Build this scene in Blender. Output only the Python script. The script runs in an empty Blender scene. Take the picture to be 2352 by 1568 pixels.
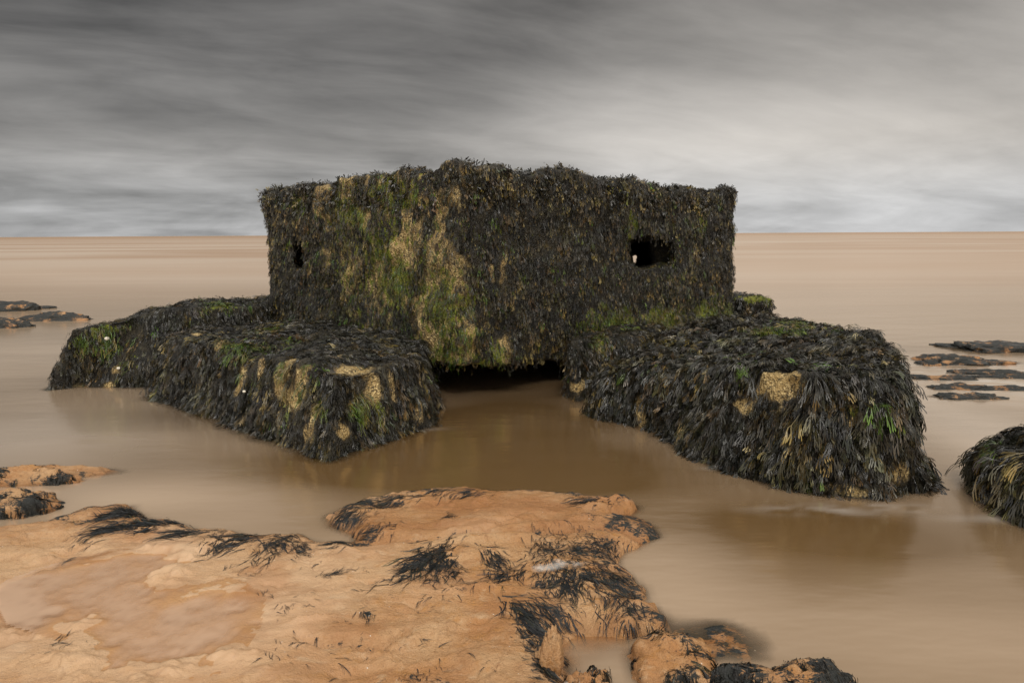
import bpy, bmesh, math, random
import numpy as np
from mathutils import Vector, Matrix
from mathutils.bvhtree import BVHTree

rng = np.random.default_rng(7)
random.seed(7)
S = bpy.context.scene
COL = S.collection

# ------------------------------------------------------------------ camera
CAM_H = 1.5
FPX = 1568.0            # focal length in units of a 2352 px wide picture (24 mm on 36 mm)
PITCH = math.atan(246.0 / FPX)
ROLL = math.radians(-0.32)
cam_d = bpy.data.cameras.new("camera")
cam_d.lens = 24.0
cam_d.sensor_width = 36.0
cam_d.clip_start = 0.05
cam_d.clip_end = 60000
cam = bpy.data.objects.new("camera", cam_d)
CM = (Matrix.Translation((0, 0, CAM_H)) @ Matrix.Rotation(math.pi / 2 - PITCH, 4, 'X')
      @ Matrix.Rotation(ROLL, 4, 'Z'))
cam.matrix_world = CM
COL.objects.link(cam)
S.camera = cam
CR = np.array(CM.to_3x3())

# ------------------------------------------------------------------ world: overcast streaked sky
SUN_EL, SUN_AZ = math.radians(52), math.radians(172)   # azimuth from +Y towards +X
world = bpy.data.worlds.new("World")
S.world = world
world.use_nodes = True
wt = world.node_tree
wt.nodes.clear()


class NT:
    """small helper to write node graphs"""
    def __init__(s, t):
        s.t = t

    def n(s, typ, ins=None, **kw):
        nd = s.t.nodes.new(typ)
        for k, v in kw.items():
            setattr(nd, k, v)
        for k, v in (ins or {}).items():
            sock = nd.inputs[k]
            if isinstance(v, bpy.types.NodeSocket):
                s.t.links.new(v, sock)
            else:
                sock.default_value = v
        return nd

    def math(s, op, a, b=0.0, c=0.0, clamp=False):
        nd = s.n('ShaderNodeMath', {0: a, 1: b, 2: c}, operation=op)
        nd.use_clamp = clamp
        return nd.outputs[0]

    def vmath(s, op, a, b=(0, 0, 0), out=0):
        return s.n('ShaderNodeVectorMath', {0: a, 1: b}, operation=op).outputs[out]

    def noise(s, vec, scale, detail=4.0, rough=0.5, dist=0.0, lac=2.0):
        return s.n('ShaderNodeTexNoise', {'Vector': vec, 'Scale': scale, 'Detail': detail, 'Roughness': rough,
                                          'Distortion': dist, 'Lacunarity': lac}).outputs[0]

    def mapr(s, v, a, b, c=0.0, d=1.0, smooth=True):
        nd = s.n('ShaderNodeMapRange', {0: v, 1: a, 2: b, 3: c, 4: d})
        nd.interpolation_type = 'SMOOTHSTEP' if smooth else 'LINEAR'
        return nd.outputs[0]

    def mix(s, f, a, b, mode='MIX'):
        nd = s.n('ShaderNodeMix', data_type='RGBA', blend_type=mode)
        for k, v in ((0, f), (6, a), (7, b)):
            if isinstance(v, bpy.types.NodeSocket):
                s.t.links.new(v, nd.inputs[k])
            else:
                nd.inputs[k].default_value = v if k == 0 else (tuple(v) + (1.0,))[:4]
        return nd.outputs[2]

    def scale(s, vec, v3):
        return s.vmath('MULTIPLY', vec, v3)


def dirvec(px, py):
    """world direction through a point of the 2352 x 1568 picture"""
    v = CR @ np.array([(px - 1176) / FPX, -(py - 784) / FPX, -1.0])
    return v / np.linalg.norm(v)


W = NT(wt)
tc = W.n('ShaderNodeTexCoord').outputs['Generated']
sep = W.n('ShaderNodeSeparateXYZ', {0: tc})
dx, dy, dz = sep.outputs
zc = W.math('MAXIMUM', dz, 0.0)
den = W.math('ADD', zc, 0.16)
inv = W.math('DIVIDE', 1.0, den)
pl = W.vmath('MULTIPLY', tc, W.n('ShaderNodeCombineXYZ', {0: inv, 1: inv, 2: 0.0}).outputs[0])
rot = W.n('ShaderNodeVectorRotate', {'Vector': pl, 'Angle': math.radians(-24)}, rotation_type='Z_AXIS').outputs[0]
st = W.scale(rot, (0.85, 1.35, 1.0))
warp = W.n('ShaderNodeTexNoise', {'Vector': st, 'Scale': 0.8, 'Detail': 2.0}).outputs['Color']
stw = W.vmath('ADD', st, W.scale(W.vmath('SUBTRACT', warp, (0.5, 0.5, 0.5)), (0.7, 0.7, 0.0)))
n_big = W.noise(stw, 1.0, 6.0, 0.50)
n_fine = W.noise(W.scale(stw, (0.9, 1.3, 1)), 2.4, 6.0, 0.6)
# low horizontal cloud banks near the horizon
hb = W.n('ShaderNodeCombineXYZ', {0: W.math('MULTIPLY', dx, 5.0), 1: W.math('MULTIPLY', dz, 17.0), 2: 0.0}).outputs[0]
n_hor = W.noise(W.vmath('ADD', hb, (3.7, 0.0, 0.0)), 1.35, 5.0, 0.55, 0.5)


def glow(px, py, sx, sy):
    """soft lobe of brightness round a direction (wide sx, narrow sy)"""
    c = dirvec(px, py)
    v = W.vmath('SUBTRACT', tc, tuple(c))
    v = W.scale(v, (1 / sx, 1 / sx, 1 / sy))
    r = W.vmath('LENGTH', v, out=1)
    return W.math('EXPONENT', W.math('MULTIPLY', W.math('MULTIPLY', r, r), -1.0))


bri = W.math('ADD', W.math('MULTIPLY', W.math('SUBTRACT', n_big, 0.5), 0.34), 0.40)
bri = W.math('ADD', bri, W.math('MULTIPLY', W.math('SUBTRACT', n_fine, 0.5), 0.17))
hz = W.mapr(dz, 0.02, 0.17, 1.0, 0.0)
bri = W.math('ADD', bri, W.math('MULTIPLY', W.math('MULTIPLY', W.math('SUBTRACT', n_hor, 0.5), 0.60), hz))
bri = W.math('ADD', bri, W.math('MULTIPLY', W.mapr(dz, 0.0, 0.10, 1.0, 0.0), 0.08))
bri = W.math('ADD', bri, W.math('MULTIPLY', glow(1760, 350, 0.26, 0.075), 0.30))
bri = W.math('ADD', bri, W.math('MULTIPLY', glow(1330, 290, 0.12, 0.05), 0.09))
bri = W.math('ADD', bri, W.math('MULTIPLY', glow(2330, 360, 0.45, 0.16), 0.05))
bri = W.math('ADD', bri, W.math('MULTIPLY', glow(320, 388, 0.14, 0.024), 0.17))
bri = W.math('SUBTRACT', bri, W.math('MULTIPLY', glow(440, 455, 0.12, 0.010), 0.09))
bri = W.math('SUBTRACT', bri, W.math('MULTIPLY', glow(1740, 478, 0.10, 0.008), 0.10))
bri = W.math('SUBTRACT', bri, W.math('MULTIPLY', glow(60, -40, 0.85, 0.24), 0.235))
bri = W.math('SUBTRACT', bri, W.math('MULTIPLY', glow(1500, 60, 0.5, 0.10), 0.05))
bri = W.math('SUBTRACT', bri, W.math('MULTIPLY', W.mapr(dz, 0.16, 0.36, 0.0, 1.0), 0.05))
bri = W.math('MAXIMUM', bri, 0.045)
# added brightness overhead and behind the viewer, out of frame, lights the foreground
up = W.mapr(dz, 0.42, 0.85, 0.0, 1.0)
back = W.mapr(dy, 0.25, -0.6, 0.0, 1.0)
lift = W.math('ADD', 1.0, W.math('ADD', W.math('MULTIPLY', up, 1.9), W.math('MULTIPLY', back, 1.6)))
bri = W.math('MULTIPLY', bri, lift)
warm = W.mix(W.mapr(dx, -0.6, 0.65), (1.035, 0.995, 0.95), (1.06, 0.992, 0.91))
tint = W.mix(W.mapr(dz, 0.015, 0.13, 1.0, 0.0), warm, (0.99, 0.99, 0.995))
cloud = W.mix(1.0, tint, W.n('ShaderNodeCombineXYZ', {0: bri, 1: bri, 2: bri}).outputs[0], 'MULTIPLY')
sky = W.n('ShaderNodeTexSky')
sky.sky_type = 'NISHITA'
sky.sun_disc = False
sky.sun_elevation = SUN_EL
sky.sun_rotation = SUN_AZ
skyc = W.mix(1.0, sky.outputs[0], (0.06, 0.06, 0.06), 'MULTIPLY')
tot = W.mix(0.04, cloud, skyc)
bg = W.n('ShaderNodeBackground', {0: tot, 1: 1.0})
wo = W.n('ShaderNodeOutputWorld', {0: bg.outputs[0]})

sun_d = bpy.data.lights.new("sun", 'SUN')
sun_d.energy = 1.3
sun_d.angle = math.radians(14)
sun_d.color = (1.0, 0.95, 0.88)
sun = bpy.data.objects.new("sun", sun_d)
sdir = Vector((math.sin(SUN_AZ) * math.cos(SUN_EL), math.cos(SUN_AZ) * math.cos(SUN_EL), math.sin(SUN_EL)))
sun.rotation_euler = (-sdir).to_track_quat('-Z', 'Y').to_euler()
COL.objects.link(sun)
S.view_settings.view_transform = 'Standard'
S.view_settings.look = 'None'
S.view_settings.gamma = 1.0
S.view_settings.exposure = 0.0


# ------------------------------------------------------------------ helpers
def P(px, py, z=0.0, d=None):
    """point of the place seen at (px, py) of the 2352-wide picture: on the level z, or at ground distance d"""
    v = dirvec(px, py)
    t = d / v[1] if d is not None else (z - CAM_H) / v[2]
    return np.array([0, 0, CAM_H]) + v * t


_perm = np.random.default_rng(99).permutation(4096)
_grad = np.random.default_rng(98).normal(size=(4096, 3))
_grad /= np.linalg.norm(_grad, axis=1)[:, None]


def perlin(p):
    p = np.asarray(p, float)
    i = np.floor(p).astype(int)
    f = p - i
    u = f * f * f * (f * (f * 6 - 15) + 10)
    out = 0
    for a in (0, 1):
        for b in (0, 1):
            for c in (0, 1):
                h = _perm[(_perm[(_perm[(i[:, 0] + a) & 4095] + i[:, 1] + b) & 4095] + i[:, 2] + c) & 4095]
                g = _grad[h]
                dt = g[:, 0] * (f[:, 0] - a) + g[:, 1] * (f[:, 1] - b) + g[:, 2] * (f[:, 2] - c)
                w = (u[:, 0] if a else 1 - u[:, 0]) * (u[:, 1] if b else 1 - u[:, 1]) * (u[:, 2] if c else 1 - u[:, 2])
                out = out + dt * w
    return out * 1.5


def fbm(p, scale, octs=4, gain=0.5, off=0.0):
    p = np.asarray(p, float) * scale + off
    out = np.zeros(len(p))
    a = 1.0
    for _ in range(octs):
        out += a * perlin(p)
        p = p * 2.03 + 17.3
        a *= gain
    return out


def xy3(x, y):
    return np.stack([x, y, np.zeros_like(x)], 1)


def sstep(a, b, v):
    t = np.clip((v - a) / (b - a), 0, 1)
    return t * t * (3 - 2 * t)


def poly_sd(x, y, poly):
    """signed distance to a polygon, positive inside"""
    poly = np.asarray(poly)[:, :2]
    d2 = np.full(x.shape, 1e9)
    ins = np.zeros(x.shape, bool)
    n = len(poly)
    for i in range(n):
        a, b = poly[i], poly[(i + 1) % n]
        e = b - a
        t = np.clip(((x - a[0]) * e[0] + (y - a[1]) * e[1]) / (e @ e + 1e-12), 0, 1)
        d2 = np.minimum(d2, (x - a[0] - t * e[0]) ** 2 + (y - a[1] - t * e[1]) ** 2)
        c = ((a[1] > y) != (b[1] > y)) & (x < (b[0] - a[0]) * (y - a[1]) / (b[1] - a[1] + 1e-12) + a[0])
        ins ^= c
    return np.where(ins, 1, -1) * np.sqrt(d2)


def line_d(x, y, pts):
    pts = np.asarray(pts)[:, :2]
    d2 = np.full(x.shape, 1e9)
    for a, b in zip(pts[:-1], pts[1:]):
        e = b - a
        t = np.clip(((x - a[0]) * e[0] + (y - a[1]) * e[1]) / (e @ e + 1e-12), 0, 1)
        d2 = np.minimum(d2, (x - a[0] - t * e[0]) ** 2 + (y - a[1] - t * e[1]) ** 2)
    return np.sqrt(d2)


def mesh_np(name, V, F, mat=None, parent=None, smooth=True, attrs=None):
    """fast mesh from arrays; F is (m, 3) or (m, 4)"""
    me = bpy.data.meshes.new(name)
    V = np.asarray(V, np.float32)
    F = np.asarray(F, np.int32)
    k = F.shape[1]
    me.vertices.add(len(V))
    me.vertices.foreach_set('co', V.ravel())
    me.loops.add(F.size)
    me.loops.foreach_set('vertex_index', F.ravel())
    me.polygons.add(len(F))
    me.polygons.foreach_set('loop_start', np.arange(0, F.size, k, dtype=np.int32))
    me.polygons.foreach_set('loop_total', np.full(len(F), k, np.int32))
    me.update(calc_edges=True)
    if smooth:
        me.polygons.foreach_set('use_smooth', np.ones(len(F), bool))
    for an, av in (attrs or {}).items():
        set_attr(me, an, av)
    if mat:
        me.materials.append(mat)
    o = bpy.data.objects.new(name, me)
    COL.objects.link(o)
    if parent:
        o.parent = parent
    return o


def set_attr(me, name, av):
    av = np.asarray(av, np.float32)
    if av.ndim == 2:
        a = me.attributes.new(name, 'FLOAT_COLOR', 'POINT')
        a.data.foreach_set('color', np.concatenate([av, np.ones((len(av), 1), np.float32)], 1).ravel())
    else:
        a = me.attributes.new(name, 'FLOAT', 'POINT')
        a.data.foreach_set('value', av)


def coords(me):
    a = np.empty(len(me.vertices) * 3, np.float32)
    me.vertices.foreach_get('co', a)
    return a.reshape(-1, 3).astype(float)


def normals(me):
    a = np.empty(len(me.vertices) * 3, np.float32)
    me.vertex_normals.foreach_get('vector', a)
    return a.reshape(-1, 3).astype(float)


def tag(o, label=None, cat=None, group=None, kind=None):
    if label: o['label'] = label
    if cat: o['category'] = cat
    if group: o['group'] = group
    if kind: o['kind'] = kind
    return o


def empty(name, loc):
    o = bpy.data.objects.new(name, None)
    o.location = loc
    COL.objects.link(o)
    return o


def adopt(child, par):
    """parent while keeping world-space mesh coordinates right"""
    child.parent = par
    child.matrix_parent_inverse = Matrix.Translation(-Vector(par.location))


# ------------------------------------------------------------------ materials
def new_mat(name):
    m = bpy.data.materials.new(name)
    m.use_nodes = True
    m.node_tree.nodes.clear()
    return m, NT(m.node_tree)


def out(T, sh):
    T.n('ShaderNodeOutputMaterial', {0: sh})


def mat_weed(name, rough=0.36, spec=0.55):
    m, T = new_mat(name)
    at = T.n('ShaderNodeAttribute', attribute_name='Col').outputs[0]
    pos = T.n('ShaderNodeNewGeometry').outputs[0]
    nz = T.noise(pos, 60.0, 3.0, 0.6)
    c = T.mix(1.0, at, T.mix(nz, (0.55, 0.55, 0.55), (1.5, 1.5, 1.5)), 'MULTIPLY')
    r = T.mapr(T.noise(pos, 25.0, 2.0), 0.3, 0.7, rough - 0.1, rough + 0.16)
    b = T.n('ShaderNodeBump', {'Strength': 0.5, 'Distance': 0.004, 'Height': T.noise(pos, 220.0, 2.0)})
    p = T.n('ShaderNodeBsdfPrincipled', {'Base Color': c, 'Roughness': r, 'Specular IOR Level': spec,
                                         'Normal': b.outputs[0]})
    out(T, p.outputs[0])
    return m


M_WEED = mat_weed('seaweed', 0.26, 0.62)


M_TURF = mat_weed('matted_seaweed', 0.45, 0.45)


def mat_concrete():
    """barnacled concrete with green algae; 'algae' and 'bare' are growth masks made with the mesh"""
    m, T = new_mat('barnacled_concrete')
    pos = T.n('ShaderNodeNewGeometry').outputs[0]
    al = T.n('ShaderNodeAttribute', attribute_name='algae').outputs[2]
    ba = T.n('ShaderNodeAttribute', attribute_name='bare').outputs[2]
    vo = T.n('ShaderNodeTexVoronoi', {'Vector': pos, 'Scale': 75.0, 'Randomness': 1.0})
    vd, vc = vo.outputs[0], vo.outputs[1]
    vr = T.n('ShaderNodeSeparateXYZ', {0: vc}).outputs[0]
    n1 = T.noise(pos, 9.0, 5.0, 0.6)
    n2 = T.noise(pos, 42.0, 4.0, 0.65)
    sand = T.mix(T.mapr(vr, 0.1, 0.95), (0.18, 0.12, 0.045), (0.80, 0.61, 0.29))
    sand = T.mix(T.mapr(n1, 0.35, 0.7), sand, (0.40, 0.27, 0.10))
    sand = T.mix(T.mapr(n2, 0.50, 0.66), sand, (0.035, 0.03, 0.015))
    darkc = T.mix(T.mapr(n1, 0.4, 0.65), (0.010, 0.009, 0.006), (0.035, 0.028, 0.014))  # near-black where weed covers: shade of the gaps put into the colour
    c = T.mix(T.mapr(T.math('ADD', ba, T.math('MULTIPLY', T.math('SUBTRACT', n2, 0.5), 0.9)), 0.25, 0.6), darkc, sand)
    gr = T.mix(n2, (0.035, 0.075, 0.004), (0.33, 0.35, 0.02))
    gmask = T.mapr(T.math('ADD', al, T.math('MULTIPLY', T.math('SUBTRACT', T.noise(T.scale(pos, (1, 1, .4)), 26.0, 5.0, 0.65), 0.5), 2.4)), 0.35, 0.65)
    c = T.mix(T.math('MULTIPLY', gmask, 0.85), c, gr)
    hgt = T.math('ADD', T.math('MULTIPLY', vd, 0.8), T.math('MULTIPLY', n2, 0.9))
    b = T.n('ShaderNodeBump', {'Strength': 1.0, 'Distance': 0.018, 'Height': hgt})
    p = T.n('ShaderNodeBsdfPrincipled', {'Base Color': c, 'Roughness': 0.55, 'Specular IOR Level': 0.45,
                                         'Normal': b.outputs[0]})
    out(T, p.outputs[0])
    return m


M_CONC = mat_concrete()


def mat_rock(name):
    """wet red-brown sandstone; 'mat' = dark algae and painted crack shade, in turf, 'sand' = film of wet sand"""
    m, T = new_mat(name)
    pos = T.n('ShaderNodeNewGeometry').outputs[0]
    turf = T.n('ShaderNodeAttribute', attribute_name='turf').outputs[2]  # algae turf, plus painted shade of the cracks and the raised bed
    sand = T.n('ShaderNodeAttribute', attribute_name='sand').outputs[2]
    n1 = T.noise(pos, 2.2, 6.0, 0.6, 0.4)
    n2 = T.noise(T.scale(pos, (1, 1.8, 1)), 9.0, 6.0, 0.65, 0.6)
    n3 = T.noise(pos, 90.0, 4.0, 0.7)
    n4 = T.noise(pos, 28.0, 5.0, 0.7, 0.3)
    c = T.mix(T.mapr(n1, 0.36, 0.64), (0.42, 0.20, 0.072), (0.52, 0.315, 0.155))
    c = T.mix(T.mapr(n2, 0.52, 0.72), c, (0.44, 0.205, 0.055))
    c = T.mix(T.mapr(n2, 0.46, 0.28), c, (0.53, 0.345, 0.19))
    c = T.mix(T.mapr(n4, 0.54, 0.70, 0.0, 0.65), c, (0.28, 0.13, 0.05))
    c = T.mix(T.mapr(n4, 0.42, 0.28, 0.0, 0.5), c, (0.56, 0.38, 0.215))
    c = T.mix(T.mapr(n3, 0.54, 0.72, 0.0, 0.65), c, (0.24, 0.11, 0.045))
    c = T.mix(T.math('MULTIPLY', sand, 0.72), c, (0.58, 0.40, 0.25))
    wt_ = T.n('ShaderNodeAttribute', attribute_name='wet').outputs[2]
    pit = T.n('ShaderNodeTexVoronoi', {'Vector': T.vmath('ADD', pos, T.scale(T.n('ShaderNodeTexNoise', {'Vector': pos, 'Scale': 6.0, 'Detail': 3.0}).outputs['Color'], (.25, .25, 0))), 'Scale': 3.2}, feature='DISTANCE_TO_EDGE').outputs[0]
    crk = T.math('MULTIPLY', T.mapr(pit, 0.022, 0.0), T.mapr(n1, 0.45, 0.55))
    c = T.mix(T.math('MULTIPLY', crk, 0.22), c, (0.17, 0.075, 0.03))
    c = T.mix(T.math('MULTIPLY', wt_, 0.6), c, T.mix(n4, (0.19, 0.085, 0.032), (0.36, 0.18, 0.075)))
    oc = T.n('ShaderNodeAttribute', attribute_name='ochre').outputs[2]
    c = T.mix(T.math('MULTIPLY', oc, 0.8), c, T.mix(n2, (0.27, 0.11, 0.035), (0.42, 0.20, 0.08)))
    tm = T.math('ADD', turf, T.math('MULTIPLY', T.math('SUBTRACT', T.noise(T.scale(pos, (1.0, 2.2, 1.5)), 26.0, 6.0, 0.75, 1.2), 0.5), 2.6))
    tcol = T.mix(n3, (0.008, 0.010, 0.012), (0.045, 0.047, 0.040))
    c = T.mix(T.mapr(tm, 0.42, 0.72), c, tcol)
    sp = T.n('ShaderNodeTexVoronoi', {'Vector': pos, 'Scale': 16.0}).outputs[0]
    c = T.mix(T.mapr(sp, 0.045, 0.02, 0.0, 0.9), c, (0.85, 0.8, 0.72))
    rg = T.mapr(T.math('ADD', T.noise(pos, 5.0, 3.0), T.math('MULTIPLY', sand, -0.25)), 0.3, 0.7, 0.22, 0.52)
    hgt = T.math('ADD', T.math('MULTIPLY', n4, 0.7), T.math('ADD', T.math('MULTIPLY', n3, 1.0), T.math('MULTIPLY', n2, 1.6)))
    st_ = T.math('SUBTRACT', 0.85, T.math('MULTIPLY', sand, 0.55))
    b = T.n('ShaderNodeBump', {'Strength': st_, 'Distance': 0.013, 'Height': hgt})
    p = T.n('ShaderNodeBsdfPrincipled', {'Base Color': c, 'Roughness': rg, 'Specular IOR Level': 0.35,
                                         'Normal': b.outputs[0]})
    out(T, p.outputs[0])
    return m


M_ROCK = mat_rock('wet_sandstone')


def mat_sea():
    m, T = new_mat('silty_sea')
    pos = T.n('ShaderNodeNewGeometry').outputs[0]
    alpha = T.n('ShaderNodeAttribute', attribute_name='murk').outputs[2]
    silt_reflection = T.n('ShaderNodeAttribute', attribute_name='silt_reflection').outputs[2]
    foam = T.n('ShaderNodeAttribute', attribute_name='foam').outputs[2]  # foam and milky water, plus the painted pale sheen at the sides
    sp = T.n('ShaderNodeSeparateXYZ', {0: pos})
    far = T.mapr(sp.outputs[1], 9.0, 26.0)
    nb = T.noise(T.scale(pos, (0.016, 0.05, 0)), 1.0, 2.5, 0.45, 0.9)
    nc = T.noise(T.scale(pos, (0.10, 0.55, 0)), 1.0, 4.0, 0.5, 0.3)
    nf = T.noise(T.scale(pos, (0.0006, 0.003, 0)), 1.0, 1.0, 0.4)
    near = T.mix(T.math('ADD', silt_reflection, T.math('MULTIPLY', T.math('SUBTRACT', nc, 0.5), 0.5), clamp=True),
                 (0.140, 0.080, 0.029), (0.56, 0.42, 0.29))
    fade = T.mapr(sp.outputs[1], 60.0, 420.0, 1.0, 0.0)
    nb = T.math('ADD', 0.5, T.math('MULTIPLY', T.math('SUBTRACT', nb, 0.5), T.math('ADD', 0.05, T.math('MULTIPLY', fade, 0.65))))
    farc = T.mix(T.mapr(nb, 0.38, 0.62), (0.41, 0.28, 0.185), (0.52, 0.415, 0.32))
    farc = T.mix(T.mapr(sp.outputs[1], 110.0, 700.0), farc, T.mix(T.mapr(nf, 0.4, 0.6), (0.36, 0.225, 0.13), (0.40, 0.265, 0.165)))
    farc = T.mix(T.math('MULTIPLY', T.mapr(sp.outputs[1], 25.0, 70.0, 1.0, 0.0), T.mapr(nc, 0.45, 0.75, 0.0, 0.25)), farc, (0.62, 0.50, 0.39))
    c = T.mix(far, near, farc)
    c = T.mix(T.n('ShaderNodeAttribute', attribute_name='pool').outputs[2], c, (0.64, 0.435, 0.29))
    c = T.mix(foam, c, (0.80, 0.75, 0.68))
    rip = T.noise(T.scale(pos, (0.8, 2.2, 0)), 1.0, 4.0, 0.55)
    b = T.n('ShaderNodeBump', {'Strength': T.mapr(sp.outputs[1], 20.0, 120.0, 0.22, 0.05), 'Distance': 0.05, 'Height': rip})
    dif = T.n('ShaderNodeBsdfDiffuse', {'Color': c, 'Normal': b.outputs[0]})
    gl = T.n('ShaderNodeBsdfGlossy', {'Color': (0.92, 0.82, 0.71, 1), 'Roughness': 0.17, 'Normal': b.outputs[0]})
    fr = T.n('ShaderNodeFresnel', {0: 1.36}).outputs[0]
    fac = T.math('MINIMUM', T.math('MULTIPLY', fr, 2.6), T.mapr(sp.outputs[1], 7.0, 30.0, 0.66, 0.36))
    wsh = T.n('ShaderNodeMixShader', {0: fac, 1: dif.outputs[0], 2: gl.outputs[0]})
    tr = T.n('ShaderNodeBsdfTransparent', {0: (0.93, 0.86, 0.76, 1)})
    mx = T.n('ShaderNodeMixShader', {0: alpha, 1: tr.outputs[0], 2: wsh.outputs[0]})
    out(T, mx.outputs[0])
    return m


M_SEA = mat_sea()


def mat_plain(name, c, rough=0.5):
    m, T = new_mat(name)
    pos = T.n('ShaderNodeNewGeometry').outputs[0]
    cc = T.mix(T.noise(pos, 180.0, 3.0), tuple(x * 0.6 for x in c), tuple(min(1, x * 1.3) for x in c))
    p = T.n('ShaderNodeBsdfPrincipled', {'Base Color': cc, 'Roughness': rough})
    out(T, p.outputs[0])
    return m


M_SHELL = mat_plain('shell', (0.75, 0.70, 0.58), 0.35)


# ------------------------------------------------------------------ seaweed fronds
def make_templates(n, kind, seed):
    """each template: verts (s along 0..1, lateral in lengths, half-width sign*w), quads"""
    r = np.random.default_rng(seed)
    T = []
    for _ in range(n):
        V, F = [], []

        def strip(pts):
            b = len(V)
            for (s, l, w) in pts:
                V.append((s, l - w, 0)); V.append((s, l + w, 0))
            for i in range(len(pts) - 1):
                F.append((b + 2 * i, b + 2 * i + 1, b + 2 * i + 3, b + 2 * i + 2))
        if kind == 'wrack':
            f1 = r.uniform(0.22, 0.42)
            w = 0.022
            strip([(0, 0, w * .5), (f1 * .6, r.uniform(-.02, .02), w * .7), (f1, 0, w)])
            for sg in (-1, 1):
                l1 = sg * r.uniform(.03, .14)
                f2 = f1 + r.uniform(.18, .32)
                strip([(f1, 0, w * .8), ((f1 + f2) / 2, l1 * .7, w * 1.1), (f2, l1, w * 1.2)])
                for s2 in (-1, 1):
                    l2 = l1 + s2 * r.uniform(.03, .12)
                    e = min(1.0, f2 + r.uniform(.2, .42))
                    strip([(f2, l1, w), ((f2 + e) / 2, (l1 + l2) / 2 + s2 * .012, w * 1.35), (e - .05, l2, w * 1.55), (e, l2, w * .6)])
        elif kind == 'short':
            w = 0.05
            f1 = r.uniform(.3, .5)
            strip([(0, 0, w * .5), (f1, 0, w)])
            for sg in (-1, 1):
                l1 = sg * r.uniform(.08, .2)
                e = r.uniform(.75, 1.0)
                strip([(f1, 0, w * .8), ((f1 + e) / 2, l1 * .75, w * 1.4), (e, l1, w * 1.3)])
        else:                       # hair: thin wavy filaments, two or three together
            for _k in range(3):
                o_ = r.uniform(-.03, .03); a = r.uniform(-.14, .14); e = r.uniform(.6, 1)
                ph = r.uniform(0, 6)
                strip([(t * e, o_ + a * t * t + .025 * math.sin(ph + 5 * t), .011 * (1.1 - .8 * t)) for t in np.linspace(0, 1, 6)])
        T.append((np.array(V, float), np.array(F, int)))
    return T


TPL = {'wrack': make_templates(10, 'wrack', 1), 'short': make_templates(10, 'short', 2), 'hair': make_templates(10, 'hair', 3)}


def unit(v):
    return v / (np.linalg.norm(v, axis=-1, keepdims=True) + 1e-9)


def fronds(name, bvh, R, N, D, L, colr, kind='wrack', steps=6, grav=0.35, clear=(0.004, 0.03), jit=0.18,
           twist=0.7, wide=1.0, minz=-0.06, parent=None, mat=None, rise=.35, avoid=None, cl=None):
    """grow fronds from roots R: they arch off the surface, fall with gravity and lie against what they meet"""
    n = len(R)
    cl = rng.uniform(clear[0], clear[1], n) if cl is None else clear[0] + (clear[1] - clear[0]) * cl
    p = R.copy(); d = unit(D + N * rise); nn = N.copy()
    path = [p.copy()]; nrm = [N.copy()]
    find = bvh.find_nearest
    for k in range(steps):
        d = unit(d + np.array([0, 0, -grav]) + rng.normal(0, jit, (n, 3)))
        q = p + d * (L / steps)[:, None]
        loc = np.empty((n, 3)); no = np.empty((n, 3))
        for i in range(n):
            a = find(q[i])
            loc[i] = a[0]; no[i] = a[1]
        c = cl * (0.35 + 0.65 * math.sin(math.pi * (k + 1) / (steps + 0.6)))
        s = np.einsum('ij,ij->i', q - loc, no)
        bad = s < c
        q = np.where(bad[:, None], loc + no * c[:, None], q)
        q[:, 2] = np.maximum(q[:, 2], minz)
        d = unit(q - p)
        p = q
        path.append(p.copy()); nrm.append(no)
    path = np.stack(path, 1); nrm = np.stack(nrm, 1)
    if avoid is not None:
        m = avoid(path.reshape(-1, 3)).reshape(n, -1).max(1)
        ok = m < rng.uniform(.45, .95, n)
        path = path[ok]; nrm = nrm[ok]; L = L[ok]; colr = colr[ok]; n = int(ok.sum())
    tan = unit(np.gradient(path, axis=1))
    bi = unit(np.cross(tan, nrm)); up_ = np.cross(bi, tan)
    th = rng.normal(0, twist, n)[:, None, None] + rng.normal(0, .5, n)[:, None, None] * np.linspace(0, 1, steps + 1)[None, :, None]
    B = bi * np.cos(th) + up_ * np.sin(th)
    tpl = TPL[kind]
    which = rng.integers(0, len(tpl), n)
    Vs, Fs, Cs = [], [], []
    base = 0
    for t, (tv, tf) in enumerate(tpl):
        idx = np.nonzero(which == t)[0]
        if not len(idx): continue
        s = tv[:, 0] * steps
        i0 = np.minimum(s.astype(int), steps - 1); fr = (s - i0)[None, :, None]
        pp = path[idx][:, i0] * (1 - fr) + path[idx][:, i0 + 1] * fr
        bb = B[idx][:, i0] * (1 - fr) + B[idx][:, i0 + 1] * fr
        w = tv[None, :, 1, None] * L[idx][:, None, None] * wide
        vv = pp + bb * w
        m = len(tv)
        Vs.append(vv.reshape(-1, 3))
        Fs.append((tf[None] + (np.arange(len(idx)) * m)[:, None, None] + base).reshape(-1, 4))
        tipmix = (0.32 + 1.35 * tv[:, 0] ** 1.6)[None, :, None]  # roots darkened, tips lightened: shade inside the tufts painted into the colour
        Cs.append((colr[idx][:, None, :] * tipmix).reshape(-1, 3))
        base += len(idx) * m
    return mesh_np(name, np.concatenate(Vs), np.concatenate(Fs), mat or M_WEED, parent, True, {'Col': np.concatenate(Cs)})


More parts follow.
